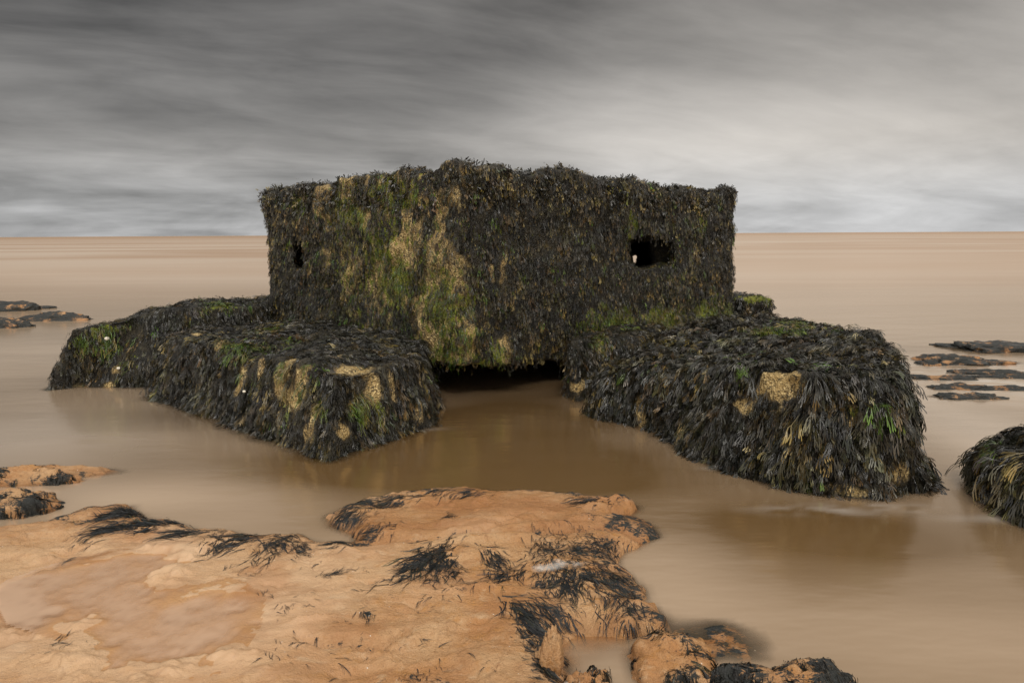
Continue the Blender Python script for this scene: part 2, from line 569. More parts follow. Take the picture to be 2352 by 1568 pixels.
def sample(me, n, keep=None):
    """random points on a mesh, area weighted; keep(p, nrm) -> probability"""
    me.calc_loop_triangles()
    tr = np.empty(len(me.loop_triangles) * 3, np.int32)
    me.loop_triangles.foreach_get('vertices', tr)
    tr = tr.reshape(-1, 3)
    co = coords(me); vn = normals(me)
    a, b, c = co[tr[:, 0]], co[tr[:, 1]], co[tr[:, 2]]
    ar = np.linalg.norm(np.cross(b - a, c - a), axis=1)
    if keep is not None:
        ar = ar * keep((a + b + c) / 3, unit(np.cross(b - a, c - a)))
    cs = np.cumsum(ar)
    i = np.searchsorted(cs, rng.uniform(0, cs[-1], n))
    i = np.minimum(i, len(tr) - 1)
    u = rng.uniform(0, 1, n); v = rng.uniform(0, 1, n)
    f = u + v > 1; u[f] = 1 - u[f]; v[f] = 1 - v[f]
    u = u[:, None]; v = v[:, None]
    p = a[i] * (1 - u - v) + b[i] * u + c[i] * v
    nn = unit(vn[tr[i, 0]] * (1 - u - v) + vn[tr[i, 1]] * u + vn[tr[i, 2]] * v)
    return p, nn


def weed_cols(n, pal, wts, var=0.25):
    pal = np.array(pal)
    c = pal[rng.choice(len(pal), n, p=np.array(wts) / sum(wts))]
    return np.clip(c * np.exp(rng.normal(0, var, (n, 1))) * np.exp(rng.normal(0, 0.08, (n, 3))), 0.002, 1)


PAL = [(.009, .0085, .005), (.022, .020, .011), (.040, .031, .012), (.068, .046, .014), (.18, .125, .035), (.09, .165, .012)]


def tufted(name, me, bvh, ntuft, per, Lr, keep, flow=None, wts=(5, 5, 3, 1.2, .5, .15), spread=.35, rad=.02, sel=None, **kw):
    """roots grouped in tufts that share a direction, a length and a colour"""
    tp, tn = sample(me, ntuft, keep)
    k = per
    R = np.repeat(tp, k, 0); N = np.repeat(tn, k, 0)
    off = rng.normal(0, rad, R.shape)
    off -= N * np.einsum('ij,ij->i', off, N)[:, None]
    R = R + off
    g = np.array([0, 0, -1.0])[None] - N * (-N[:, 2])[:, None]
    gl = np.linalg.norm(g, axis=1, keepdims=True)
    f = np.zeros_like(R)
    f[:, 0] = fbm(R, 1.3, 2, off=5.0); f[:, 1] = fbm(R, 1.3, 2, off=50.0); f[:, 2] = 0
    if flow is not None:
        f = f * 0.8 + np.asarray(flow(R, N))
    f -= N * np.einsum('ij,ij->i', f, N)[:, None]
    D = g * 1.4 + f * np.clip(1.2 - gl, 0.25, 1) * 1.3
    td = rng.normal(0, spread, (ntuft, 3))
    D = unit(D + np.repeat(td, k, 0) + rng.normal(0, spread, R.shape))
    L = np.repeat(rng.uniform(Lr[0], Lr[1], ntuft), k) * rng.uniform(.35, 1.25, len(R))
    tc_ = weed_cols(ntuft, PAL, wts, .38) * np.exp(.75 * fbm(tp * np.array([1, 1, .3]), 3.2, 3, off=61))[:, None]
    tc_ = np.minimum(tc_, (.20, .15, .05) )
    kw['cl'] = np.repeat(rng.uniform(0, 1, ntuft) ** 2.2, k) * rng.uniform(.6, 1, ntuft * k)
    C = np.minimum(np.repeat(tc_, k, 0) * np.exp(rng.normal(0, .42, (len(R), 1))), (.26, .20, .07))
    return fronds(name, bvh, R, N, D, L, C, **kw)


def spots(bvh, lst, P0=None):
    """centres on the surface hit by rays from the eye: (px, py, r_across, r_up, strength)"""
    res = []
    for (px, py, ra, ru, s) in lst:
        h = bvh.ray_cast(Vector((0, 0, CAM_H)), Vector(dirvec(px, py)))
        if h[0] is not None:
            res.append((np.array(h[0]), ra, ru, s))
    return res


def field(pts, sp):
    m = np.zeros(len(pts))
    x, y, z = pts[:, 0], pts[:, 1], pts[:, 2]
    wv = np.sin(23 * x + 2.1 * np.sin(17 * z + 9 * y)) + .8 * np.sin(31 * y + 13 * z + 1.7 * np.sin(27 * x)) + .6 * np.sin(57 * z + 40 * x + 1.2 * np.sin(61 * y))
    wv = np.exp(.42 * wv)
    for (c, ra, ru, s) in sp:
        d = pts - c
        r2 = (d[:, 0] ** 2 + d[:, 1] ** 2) / ra ** 2 + d[:, 2] ** 2 / ru ** 2
        m = np.maximum(m, s * np.exp(-r2 * wv))
    return m


# ------------------------------------------------------------------ solids: prism -> remesh -> weathered
def prism_bm(bot, top):
    bm = bmesh.new()
    b = [bm.verts.new(v) for v in bot]
    t = [bm.verts.new(v) for v in top]
    n = len(b)
    for i in range(n):
        bm.faces.new((b[i], b[(i + 1) % n], t[(i + 1) % n], t[i]))
    cb = bm.verts.new(np.mean(bot, 0)); ct = bm.verts.new(np.mean(top, 0))
    for i in range(n):
        bm.faces.new((b[(i + 1) % n], b[i], cb))
        bm.faces.new((t[i], t[(i + 1) % n], ct))
    bmesh.ops.recalc_face_normals(bm, faces=bm.faces)
    return bm


def bm_mesh(bm, name='tmp'):
    me = bpy.data.meshes.new(name)
    bm.to_mesh(me); bm.free()
    return me


def weather(name, me, voxel=.03, smooth=4, cuts=(), mat=None, amp=((1.2, .06), (4, .03), (14, .012))):
    """booleans, voxel remesh, smoothing, then rough displacement along the normals"""
    o = bpy.data.objects.new(name, me)
    COL.objects.link(o)
    tmp = []
    for cme, op in cuts:
        co_ = bpy.data.objects.new('cutter', cme)
        COL.objects.link(co_); tmp.append(co_)
        md = o.modifiers.new('b', 'BOOLEAN'); md.operation = op; md.object = co_; md.solver = 'EXACT'
    md = o.modifiers.new('r', 'REMESH'); md.mode = 'VOXEL'; md.voxel_size = voxel
    if smooth:
        md = o.modifiers.new('s', 'SMOOTH'); md.factor = .5; md.iterations = smooth
    dg = bpy.context.evaluated_depsgraph_get(); dg.update()
    new = bpy.data.meshes.new_from_object(o.evaluated_get(dg))
    o.modifiers.clear()
    o.data = new
    new.name = name
    for t in tmp: bpy.data.objects.remove(t)
    co = coords(new); vn = normals(new)
    h = 0
    for i, (s, a) in enumerate(amp):
        h = h + fbm(co, s, 3, off=i * 13.0) * a
    co = co + vn * h[:, None]
    new.vertices.foreach_set('co', co.astype(np.float32).ravel())
    new.polygons.foreach_set('use_smooth', np.ones(len(new.polygons), bool))
    new.update()
    new.materials.clear()
    if mat: new.materials.append(mat)
    return o


def bvh_of(me):
    co = coords(me)
    return BVHTree.FromPolygons([tuple(v) for v in co], [tuple(p.vertices) for p in me.polygons])


SOLIDS = []       # (bvh) of everything that stands in the water, for the depth of the water


def seen_keep(extra=None, behind=0.12, zmin=-0.05):
    """weed grows all over; density is lower on the sides turned to the open sea"""
    def f(p, n):
        v = np.array([0, 0, CAM_H]) - p
        v = unit(v)
        face = np.einsum('ij,ij->i', v, n)
        w = np.where(face > -0.25, 1.0, behind)
        w = w * (p[:, 2] > zmin)
        w = w * sstep(-.75, -.3, n[:, 2])
        if extra is not None: w = w * extra(p, n)
        return w
    return f


# =================================================================== PILLBOX
pC = P(1050, 700, d=6.1)[:2]; pL = P(611, 600, d=7.9)[:2]; pR = P(1684, 600, d=8.28)[:2]
plan = np.array([pC, pR, (pR[0] - .05, 11.4), (.9, 13.4), (-1.9, 12.9), (pL[0] + .1, 11.0), pL])
zb = [.31, .08, -.1, -.3, -.3, 0.2, .38]
zt = [2.09, 1.945, 1.92, 1.94, 1.94, 1.95, 1.995]
cen = plan.mean(0)
bot = [(*p, z) for p, z in zip(plan, zb)]
top = [(*p, z) for p, z in zip(plan, zt)]
inn = cen + (plan - cen) * 0.80
cut_in = bm_mesh(prism_bm([(*p, .52) for p in inn], [(*p, 1.60) for p in inn]))


def ray_box(px0, py0, px1, py1, d0, d1, grow=1.0):
    """box cut whose mouth spans the picture rectangle at ground distance d0 and reaches to d1"""
    pts = []
    for d in (d0, d1):
        pts.append([tuple(P(a, b, d=d)) for a, b in ((px0, py0), (px1, py0), (px1, py1), (px0, py1))])
    bm = bmesh.new()
    q = [[bm.verts.new(v) for v in r] for r in pts]
    bm.faces.new(q[0]); bm.faces.new(q[1])
    for i in range(4):
        bm.faces.new((q[0][i], q[0][(i + 1) % 4], q[1][(i + 1) % 4], q[1][i]))
    bmesh.ops.recalc_face_normals(bm, faces=bm.faces)
    return bm_mesh(bm)


cuts = [(cut_in, 'DIFFERENCE'),
        (ray_box(1447, 549, 1548, 610, 6.9, 8.03), 'DIFFERENCE'),
        (ray_box(1449, 552, 1500, 612, 6.9, 9.4), 'DIFFERENCE'),
        (ray_box(1450, 584, 1464, 606, 8.4, 16.0), 'DIFFERENCE'),
        (ray_box(678, 555, 699, 619, 6.9, 8.05), 'DIFFERENCE')]
pill = empty('pillbox', (float(cen[0]), float(cen[1]), 0))
tag(pill, 'tall flat-topped concrete pillbox hung with dark seaweed, standing in the water at the centre', 'pillbox')
wall = weather('wall', bm_mesh(prism_bm(bot, top)), .035, 2, cuts, M_CONC, amp=((1.1, .05), (3.5, .04), (14, .014)))
adopt(wall, pill)
wme = wall.data
# lumpy crown of weed on the roof edge
co = coords(wme)
roof = sstep(1.80, 1.90, co[:, 2])
lump = np.clip(fbm(co, 2.3, 3, off=3.0) + .15, -.3, 1) * .09 * roof
crn = np.exp(-((co[:, 0] - (-.40)) / .42) ** 2 - ((co[:, 1] - 6.3) / .6) ** 2) * .015 * roof
co[:, 2] += lump + crn
wme.vertices.foreach_set('co', co.astype(np.float32).ravel()); wme.update()
wb = bvh_of(wme)
bare_sp = spots(wb, [(735, 445, .12, .18, .9), (880, 470, .25, .2, .45), (950, 600, .10, .30, .6), (800, 630, .12, .28, .85),
                     (1015, 640, .25, .3, .8), (960, 540, .10, .2, .7), (1000, 800, .30, .35, 1.0), (965, 720, .22, .3, .7),
                     (1045, 450, .10, .16, .6), (1160, 800, .08, .12, .9), (1400, 745, .16, .10, .9), (1500, 740, .22, .12, .85),
                     (1660, 730, .2, .12, .8), (1020, 845, .3, .10, 1.0), (870, 660, .2, .2, .6)])
alg_sp = spots(wb, [(800, 480, .35, .25, .85), (900, 450, .35, .2, .8), (870, 570, .3, .25, .7), (910, 640, .35, .3, .8),
                    (1010, 700, .3, .35, .85), (930, 800, .2, .3, .5), (680, 470, .15, .15, .7), (1030, 790, .3, .3, .6),
                    (1400, 748, .35, .16, 1.5), (1520, 735, .35, .15, 1.3), (1640, 725, .35, .18, 1.4), (1450, 520, .08, .2, .8),
                    (1610, 500, .12, .3, .5), (1145, 815, .12, .12, .8), (1105, 835, .1, .08, .8), (1590, 745, .3, .1, 1.0),
                    (1495, 610, .5, .8, .25), (860, 600, 1.1, .9, .42)])
holes = [(P(1470, 588, d=7.42), .08, .11, 1.6), (P(1512, 590, d=7.55), .08, .06, 1.2), (P(688, 592, d=7.48), .025, .07, .8)]
broad_sp = spots(wb, [(900, 560, 1.05, .75, 1.0), (1010, 780, .45, .5, 1.0), (780, 450, .5, .3, .8), (1500, 745, .9, .10, .9)])


def wall_bare(p):
    br = field(p, broad_sp)
    n_ = fbm(p * np.array([1, 1, .36]), 6.5, 4, .6, off=14)
    return np.maximum(field(p, bare_sp), br * sstep(-.02, .40, n_ + .12 * br))


wbare = np.clip(wall_bare(co), 0, 1.2) + .12 * sstep(.1, .5, fbm(co, 1.6, 3))
walg = np.clip(field(co, alg_sp), 0, 1.2)
inside = poly_sd(co[:, 0], co[:, 1], cen + (plan - cen) * .93) > 0
wbare[inside] = 0; walg[inside] = 0
set_attr(wme, 'bare', wbare); set_attr(wme, 'algae', walg)
SOLIDS.append(wb)

oplan = cen + (plan - cen) * .95


def outer_only(p):
    return (poly_sd(p[:, 0], p[:, 1], oplan) < 0) | (p[:, 2] > 1.82)


def wall_keep(p, n):
    lo = p - np.array([0, 0, .07])
    m = np.clip(1.0 * np.maximum(np.maximum(wall_bare(p), wall_bare(lo)), .7 * field(p, alg_sp)), 0, 1)
    st_ = sstep(-.35, .25, fbm(p * np.array([1, 1, .25]), 7.0, 3))       # streaks where weed hangs on
    k = 1 - m * (1 - .35 * st_) * .97
    return np.maximum(k, .02) * outer_only(p)


w1 = tufted('seaweed', wme, wb, 16000, 8, (.05, .105), seen_keep(wall_keep, .05, .1), kind='wrack', wide=.62,
            avoid=lambda q: np.maximum(field(q, holes), np.maximum(wall_bare(q), .6 * field(q, alg_sp))) - .6 * sstep(-.25, .2, fbm(q * np.array([1, 1, .2]), 9.0, 3)),
            rad=.03, spread=.10, wts=(5, 5, 5, 3.2, 1.3, .25), grav=.8, clear=(.003, .035), minz=-.05, jit=.17, rise=.2, twist=.9)
adopt(w1, pill)
w1['kind'] = 'stuff'
# short curly weed on the roof and its edge


def roof_keep(p, n):
    return sstep(1.72, 1.86, p[:, 2]) * (sstep(.9, .2, np.abs(poly_sd(p[:, 0], p[:, 1], plan))) + .04)


w2 = tufted('roof_seaweed', wme, wb, 1900, 9, (.035, .075), seen_keep(roof_keep, .3, 1.58), kind='short', wide=1.2,
            rad=.028, spread=.75, wts=(5, 6, 4, 1.6, .6, .2), grav=.12, clear=(.006, .035), twist=1.2)
adopt(w2, pill)
w2['kind'] = 'stuff'


# thin green weed in the algae patches
def green_keep(p, n):
    return np.clip(field(p, alg_sp), 0, 1) ** 1.5 * outer_only(p)


w3 = tufted('green_seaweed', wme, wb, 2200, 7, (.03, .07), seen_keep(green_keep, 0, .1), kind='hair', wide=2.0,
            rad=.02, spread=.3, wts=(0, 0, .5, .6, 1, 8), grav=.6, clear=(.004, .015))
adopt(w3, pill)
w3['kind'] = 'stuff'

# rear footing added out of view: keeps light out of the hollow under the pillbox
fp = cen + (plan - cen) * .90
fbot = [(p[0], max(p[1], 8.9), -.5) for p in fp]
ftop = [(p[0], max(p[1], 8.9), .30) for p in fp]
added_foot = weather('footing', bm_mesh(prism_bm(fbot, ftop)), .08, 2, (), M_CONC)
adopt(added_foot, pill)
set_attr(added_foot.data, 'bare', np.zeros(len(added_foot.data.vertices))); set_attr(added_foot.data, 'algae', np.zeros(len(added_foot.data.vertices)))


# =================================================================== FOUNDATION BLOCKS
def block(name, label, cat, ground, tops, bare_l, alg_l, ntuft, per, Lr, voxel=.025, smooth=6, flow=None, flare=1.10,
          wide=1.0, amp=((1.3, .06), (4, .035), (13, .014)), group=None, extra_top=None, wts=(6, 6, 2.5, .9, .35, .2),
          clear=(.004, .035), grav=.55, bump=None, spread=.17):
    g = np.array(ground, float)
    c = g.mean(0)
    gb = c + (g - c) * flare
    bt = [(*p[:2], -.45) for p in gb]
    e = empty(name, (float(c[0]), float(c[1]), 0))
    tag(e, label, cat, group)
    o = weather('concrete', bm_mesh(prism_bm(bt, tops)), voxel, smooth, (), M_CONC, amp=amp)
    adopt(o, e)
    me = o.data
    if True:      # submerged weed skirt, added as a dark halo standing in for waterline shade
        co = coords(me); vn = normals(me); vn[:, 2] = 0
        co = co + unit(vn) * (.10 * np.clip(-co[:, 2] / .04, 0, 1) * (co[:, 2] > -.4) * (.7 + .6 * fbm(co, 4.0, 3, off=81)))[:, None]
        me.vertices.foreach_set('co', co.astype(np.float32).ravel()); me.update()
    b = bvh_of(me)
    co = coords(me)
    bs = spots(b, bare_l); as_ = spots(b, alg_l)
    set_attr(me, 'bare', np.clip(field(co, bs), 0, 1.2) + .3 * sstep(.25, .6, fbm(co, 2.5, 3, off=9)) * (co[:, 2] > 0))
    set_attr(me, 'algae', np.clip(field(co, as_), 0, 1.2))
    SOLIDS.append(b)

    def kp(p, n):
        dn_ = p - np.array([0, 0, .5 * Lr[1]])
        m = np.maximum(np.maximum(field(p, bs), field(dn_, bs)), .5 * field(p, as_))
        m = np.clip(m * 1.6, 0, 1)
        tex = .35 + .65 * sstep(-.4, .1, fbm(p * np.array([1, 1, .35]), 5.0, 3, off=2))
        return np.maximum((1 - m) * tex, .004)
    w = tufted('seaweed', me, b, ntuft, per, Lr, seen_keep(kp, .10, .01), flow=flow, kind='wrack', wide=wide, avoid=lambda q: np.maximum(field(q, bs) * 1.45, .7 * field(q, as_)) - .3 * sstep(.0, .4, fbm(q * np.array([1, 1, .3]), 6.0, 2)), twist=.9,
               wts=wts, clear=clear, grav=grav, minz=-.30, spread=spread, rad=.035, rise=.25, jit=.26)
    adopt(w, e); w['kind'] = 'stuff'
    if alg_l:
        gk = seen_keep(lambda p, n: np.clip(field(p, as_), 0, 1) ** 1.5 + 1e-6, 0, 0)
        w_ = tufted('green_seaweed', me, b, 30 * len(alg_l), 6, (.05, .12), gk, kind='hair', wide=1.6, rad=.02,
                    spread=.35, wts=(0, 0, .5, .8, 1, 7), grav=.5, clear=(.02, .05), minz=-.02)
        adopt(w_, e); w_['kind'] = 'stuff'
    return e, o, b


G = lambda px, py, z=0.0: P(px, py, z)[:2]
T3 = lambda px, py, z: tuple(P(px, py, z))

# near left slab
gl = [G(735, 1052), G(985, 975), (-.85, 7.6), (-2.4, 8.2), G(342, 912) + [.12, .75], G(342, 915), G(520, 985)]
tl = [T3(772, 858, .56), T3(962, 832, .50), (-.95, 7.5, .58), (-2.5, 8.2, .56), (*(G(352, 905) + [.12, .75]), .53), T3(368, 772, .55), T3(560, 805, .57)]
blkL, bL, bvL = block('foundation_block', 'low flat-topped slab matted with seaweed, left of the dark hollow',
                      'concrete block', gl, tl,
                      [(555, 870, .07, .35, 1.0), (600, 850, .05, .22, 1.0), (648, 850, .08, .20, 1.2), (690, 890, .09, .18, 1.1), (775, 822, .10, .06, 1.0),
                       (720, 960, .05, .2, .9), (860, 900, .05, .15, .9), (900, 890, .04, .12, .8), (640, 960, .04, .15, .7),
                       (805, 850, .10, .12, 1.1), (835, 760, .08, .08, .5), (815, 935, .08, .08, .8), (965, 940, .05, .10, 1.0), (690, 930, .06, .15, .6),
                       (965, 870, .03, .12, .8), (460, 768, .10, .03, 1.0), (700, 1000, .05, .12, .7), (790, 990, .10, .06, .8), (500, 790, .1, .08, .6)],
                      [(425, 762, .14, .05, 1.1), (650, 850, .04, .12, .5), (745, 930, .04, .10, 1.0), (820, 940, .08, .08, .9),
                       (700, 870, .1, .15, .3), (640, 760, .1, .1, .4), (560, 800, .2, .1, .5), (870, 940, .04, .1, .6)],
                      3000, 13, (.08, .17), flow=lambda p, n: np.stack([1.1 * np.sign(p[:, 0] + 1.8), -.3 + 0 * p[:, 0], 0 * p[:, 0]], 1) * .9, wide=.42)

# far left slab
gl2 = [G(118, 892), G(350, 897), (-2.75, 7.35), (-2.2, 8.3), (-2.3, 9.0), (-2.6, 9.6), G(118, 892) + [.15, 2.2], G(118, 892) + [-.05, .6]]
tl2 = [T3(158, 758, .58), T3(335, 716, .72), (-3.0, 7.6, .72), (-2.4, 8.3, .71), (-2.4, 8.9, .72), (-2.7, 9.5, .70), (*(G(118, 892) + [.45, 2.2]), .68),
       (*(G(118, 892) + [.22, .7]), .60)]
blkF, bF, bvF = block('foundation_block', 'seaweed-covered slab at the far left of the pillbox, partly behind the near slab',
                      'concrete block', gl2, tl2,
                      [(265, 850, .08, .06, .6), (200, 790, .08, .05, .5), (180, 885, .12, .04, .4), (250, 885, .1, .05, .5)],
                      [(235, 790, .16, .12, .9), (240, 760, .12, .06, .8), (190, 780, .08, .06, .6), (510, 702, .2, .05, .9), (300, 830, .1, .1, .3)],
                      1700, 12, (.08, .16), wide=.44, wts=(7, 6, 3, .8, .25, .25))

# big right block
gr_ = [G(1338, 955), G(1500, 1022), G(1740, 1115), G(1900, 1150), G(2165, 1130), G(2165, 1130) + [.10, .9], (3.1, 6.4), (2.5, 7.6),
       (1.3, 7.4), G(1338, 955) + [.1, .5]]
tr_ = [T3(1385, 880, .26), T3(1510, 838, .48), T3(1745, 850, .64), T3(1870, 862, .68), T3(2068, 880, .64),
       T3(2055, 800, .70), T3(1975, 758, .70), T3(1700, 742, .56), T3(1560, 752, .55), T3(1480, 795, .46)]


def r_bump(co):
    return co


blkR, bR, bvR = block('foundation_block', 'big rounded block right of the hollow, long drooping seaweed, one bare concrete square',
                      'concrete block', gr_, tr_,
                      [(1800, 892, .10, .09, 1.7), (1775, 875, .07, .07, 1.5), (1828, 875, .07, .07, 1.5),
                       (1620, 980, .07, .10, .6), (1885, 840, .06, .03, 1.0),
                       (1470, 950, .10, .16, .7), (1560, 1000, .08, .1, .7), (1950, 1128, .22, .04, .6), (2150, 1090, .06, .2, .6),
                       (1850, 754, .22, .04, 1.5), (1960, 955, .07, .07, .7), (2060, 1080, .14, .12, .6), (1710, 930, .1, .03, .8), (1640, 940, .06, .03, .7)],
                      [(1800, 768, .24, .12, 1.6), (1750, 768, .16, .08, 1.4), (1640, 795, .08, .05, .8), (1540, 800, .12, .08, .6), (1440, 880, .06, .1, .5),
                       (1920, 750, .2, .04, .8), (2180, 1040, .05, .10, 1.1), (1965, 950, .05, .05, .6)],
                      3600, 14, (.10, .215), voxel=.02, smooth=14, flow=lambda p, n: np.stack([.2 + 0 * p[:, 0], -1.0 + 0 * p[:, 0], 0 * p[:, 0]], 1),
                      wide=.50, flare=1.0, amp=((1.1, .08), (3, .05), (10, .02)), wts=(6, 6, 2.5, 1.0, .3, .15), clear=(.006, .06), grav=.5)

# small mid block
gm = [G(1297, 905), G(1345, 925), G(1480, 960), (1.75, 7.6), (.75, 7.5)]
tm_ = [T3(1318, 790, .50), T3(1345, 775, .52), T3(1470, 775, .50), (1.7, 7.5, .50), (.85, 7.4, .52)]
blkM, bM, bvM = block('foundation_block', 'small weed-draped block tucked between the dark hollow and the big right block',
                      'concrete block', gm, tm_,
                      [(1380, 800, .08, .08, .6), (1330, 890, .15, .05, 1.0), (1400, 850, .05, .12, .5)],
                      [(1375, 795, .10, .10, .5)],
                      800, 11, (.08, .15), wide=.45, wts=(5, 5, 4, 2, .6, .2))

# rear right pieces
gq = [(3.05, 9.3), (3.65, 9.3), (3.75, 10.6), (3.0, 10.6)]
tq = [(3.05, 9.35, .56), (3.62, 9.4, .52), (3.68, 10.5, .52), (3.0, 10.5, .62)]
q0 = P(1690, 740, d=9.3); q1 = P(1795, 740, d=9.3)
gq = [(q0[0] - .2, 9.3), (q1[0] - .03, 9.3), (q1[0] + .05, 10.4), (q0[0] - .2, 10.4)]
tq = [(q0[0] - .2, 9.35, .64), (q1[0] - .12, 9.4, .58), (q1[0] - .1, 10.2, .55), (q0[0] - .2, 10.2, .66)]
block('foundation_block', 'small dark block with a green top standing behind the right corner of the pillbox', 'concrete block', gq, tq,
      [(1730, 684, .2, .03, .8)], [(1740, 686, .3, .05, 1.1)], 330, 8, (.08, .14), smooth=5, wide=1.2, clear=(.005, .04))
q2 = P(1780, 755, d=8.6); q3 = P(1965, 765, d=7.6)
gs = [(q2[0] - .3, 8.2), (q3[0] - .1, 7.3), (q3[0] + .05, 7.9), (q3[0] - .3, 8.9), (q2[0] - .2, 9.3)]
ts = [(q2[0] - .3, 8.2, .42), (q3[0] - .3, 7.3, .40), (q3[0] - .1, 7.8, .40), (q3[0] - .5, 8.6, .44), (q2[0] - .1, 9.1, .50)]
block('foundation_block', 'low sloping block edge showing behind the top of the big right block', 'concrete block', gs, ts,
      [(1840, 745, .1, .03, .8)], [(1830, 745, .3, .06, .8), (1900, 745, .2, .05, .6)], 330, 8, (.08, .15), smooth=8, wide=1.1)

# boulder cut by the right edge
gb_ = [G(2222, 1085), G(2300, 1165), G(2420, 1215), G(2560, 1230), G(2640, 1150), G(2560, 1060), G(2330, 1040)]
tb_ = [T3(2262, 1040, .18), T3(2330, 1075, .24), T3(2430, 1060, .38), T3(2560, 1060, .40), T3(2600, 1000, .42), T3(2500, 975, .44), T3(2320, 1000, .30)]
block('boulder', 'shaggy seaweed-covered boulder cut off by the right edge of the view', 'boulder', gb_, tb_,
      [(2290, 1120, .08, .06, .7)], [(2280, 1040, .05, .04, .3)], 650, 13, (.12, .24), voxel=.018, smooth=10, wide=.42, wts=(6, 6, 2.5, 1.5, .4, .1))

# limpets and shells stuck on the slabs


def shell(px, py, r, bvh, par):
    h = bvh.ray_cast(Vector((0, 0, CAM_H)), Vector(dirvec(px, py)))
    if h[0] is None: return
    bm = bmesh.new()
    k = 10
    ring0 = [bm.verts.new((math.cos(a) * r, math.sin(a) * r * .75, 0)) for a in np.linspace(0, 2 * math.pi, k, False)]
    ring1 = [bm.verts.new((math.cos(a) * r * .6, math.sin(a) * r * .45, r * .3)) for a in np.linspace(0, 2 * math.pi, k, False)]
    tp = bm.verts.new((0, r * .1, r * .45))
    for i in range(k):
        bm.faces.new((ring0[i], ring0[(i + 1) % k], ring1[(i + 1) % k], ring1[i]))
        bm.faces.new((ring1[i], ring1[(i + 1) % k], tp))
    me = bm_mesh(bm, 'shell')
    me.materials.append(M_SHELL)
    m = Matrix.Translation(Vector(h[0]) + Vector(h[1]) * .045) @ Vector(h[1]).to_track_quat('Z', 'Y').to_matrix().to_4x4()
    me.transform(m)
    o = bpy.data.objects.new('shell', me)
    COL.objects.link(o)
    adopt(o, par)


for a in ((243, 778, .024, bvF, blkF), (275, 848, .017, bvF, blkF), (176, 747, .012, bvF, blkF), (567, 900, .014, bvL, blkL)):
    shell(*a)

CL = [
    # px, py, dpx, dpy, n, L, spread, rad, label
    (985, 1275, -90, 55, 150, .22, .45, .05, 'largest fan of black seaweed spread over the middle of the sand shelf'),
    (1000, 1280, 10, 60, 70, .16, .35, .04, 'black tuft pointing down beside the largest seaweed fan'),
    (1030, 1295, 30, 45, 60, .12, .45, .03, 'small dark tuft just right of the seaweed fan'),
    (1130, 1270, 40, 50, 70, .14, .4, .03, 'dark tuft trailing right near the middle of the shelf'),
    (1165, 1310, -55, 25, 70, .13, .4, .03, 'dark tuft trailing left below the middle one'),
    (1255, 1250, 10, 35, 90, .10, .4, .05, 'bushy black tuft above the white foam, left one'),
    (1320, 1250, 30, 40, 150, .12, .5, .08, 'broad black weed patch above the white foam, right one'),
    (1240, 1320, 10, 45, 60, .10, .35, .03, 'black tuft just below the white foam'),
    (1290, 1325, 20, 60, 90, .18, .3, .03, 'long black tuft hanging down right of the foam'),
    (1330, 1310, 60, 40, 110, .14, .5, .05, 'black weed patch at the shelf edge right of the foam'),
    (1400, 1320, 50, 40, 110, .13, .5, .05, 'black weed at the outermost right corner of the shelf'),
    (1440, 1385, 30, 40, 110, .12, .5, .05, 'black weed patch on the rounded hump by the bay'),
    (1205, 1400, 60, 50, 130, .17, .25, .03, 'thick black strand of weed running down to the bay'),
    (1260, 1385, 70, 30, 60, .15, .3, .04, 'fine streaks of weed above the thick strand'),
    (1250, 1465, 50, 25, 60, .11, .4, .04, 'dark tuft at the left rim of the little bay'),
    (1260, 1500, 10, 50, 70, .13, .4, .03, 'dark tuft beside the brown knob of rock'),
    (640, 1235, -50, 45, 110, .15, .4, .05, 'dark comb of weed on the rim of the shelf, left of the slab'),
    (560, 1230, -60, 25, 110, .16, .3, .04, 'slanting black tuft on the shelf rim at left'),
    (690, 1250, -5, 30, 50, .08, .5, .02, 'little black tuft on the rim near the slab'),
    (500, 1225, -30, 30, 40, .11, .3, .03, 'thin dark tuft left of the slanting one'),
    (340, 1195, -120, 10, 120, .26, .22, .04, 'long dark weed combed along the left rim of the shelf'),
    (310, 1165, -130, 25, 120, .26, .18, .03, 'dark weed outlining the highest point of the left rim'),
    (240, 1210, -60, 15, 50, .14, .35, .04, 'thin dark weed lying below the left rim'),
    (430, 1218, -60, 5, 70, .18, .25, .03, 'dark weed along the rim between the left hump and the middle'),
    (800, 1170, -20, 25, 200, .11, .6, .07, 'thick black weed over the left tip of the slab'),
    (900, 1140, -70, 20, 120, .16, .3, .04, 'black weed along the upper left edge of the slab'),
    (1010, 1122, -50, 4, 60, .15, .25, .03, 'thin black line of weed on the top edge of the slab'),
    (1085, 1125, -50, 5, 50, .13, .25, .03, 'dark smear of weed at the top of the slab, right of the thin line'),
    (870, 1205, -50, 20, 60, .10, .4, .04, 'dark tuft on the lower left of the slab'),
    (1030, 1175, -15, 30, 40, .08, .35, .015, 'small upright tuft in the middle of the slab'),
    (1365, 1146, -60, 0, 60, .14, .2, .03, 'dark weed along the far right edge of the slab'),
    (1400, 1240, -50, 5, 80, .14, .35, .04, 'dark weed under the right-hand point of the shelf'),
    (800, 1243, -60, 2, 80, .15, .2, .02, 'black line of weed in the gap between shelf and slab'),
    (760, 1310, 30, -6, 40, .09, .4, .015, 'small dark tuft left of the seaweed fan'),
    (840, 1400, 15, 12, 25, .07, .6, .012, 'small dark sprig in the middle of the near shelf'),
    (1040, 1560, -20, -12, 20, .06, .5, .02, 'faint curly sprig near the bottom edge'),
    (950, 1530, -15, 10, 25, .06, .6, .015, 'curly dark sprig near the bottom middle'),
]

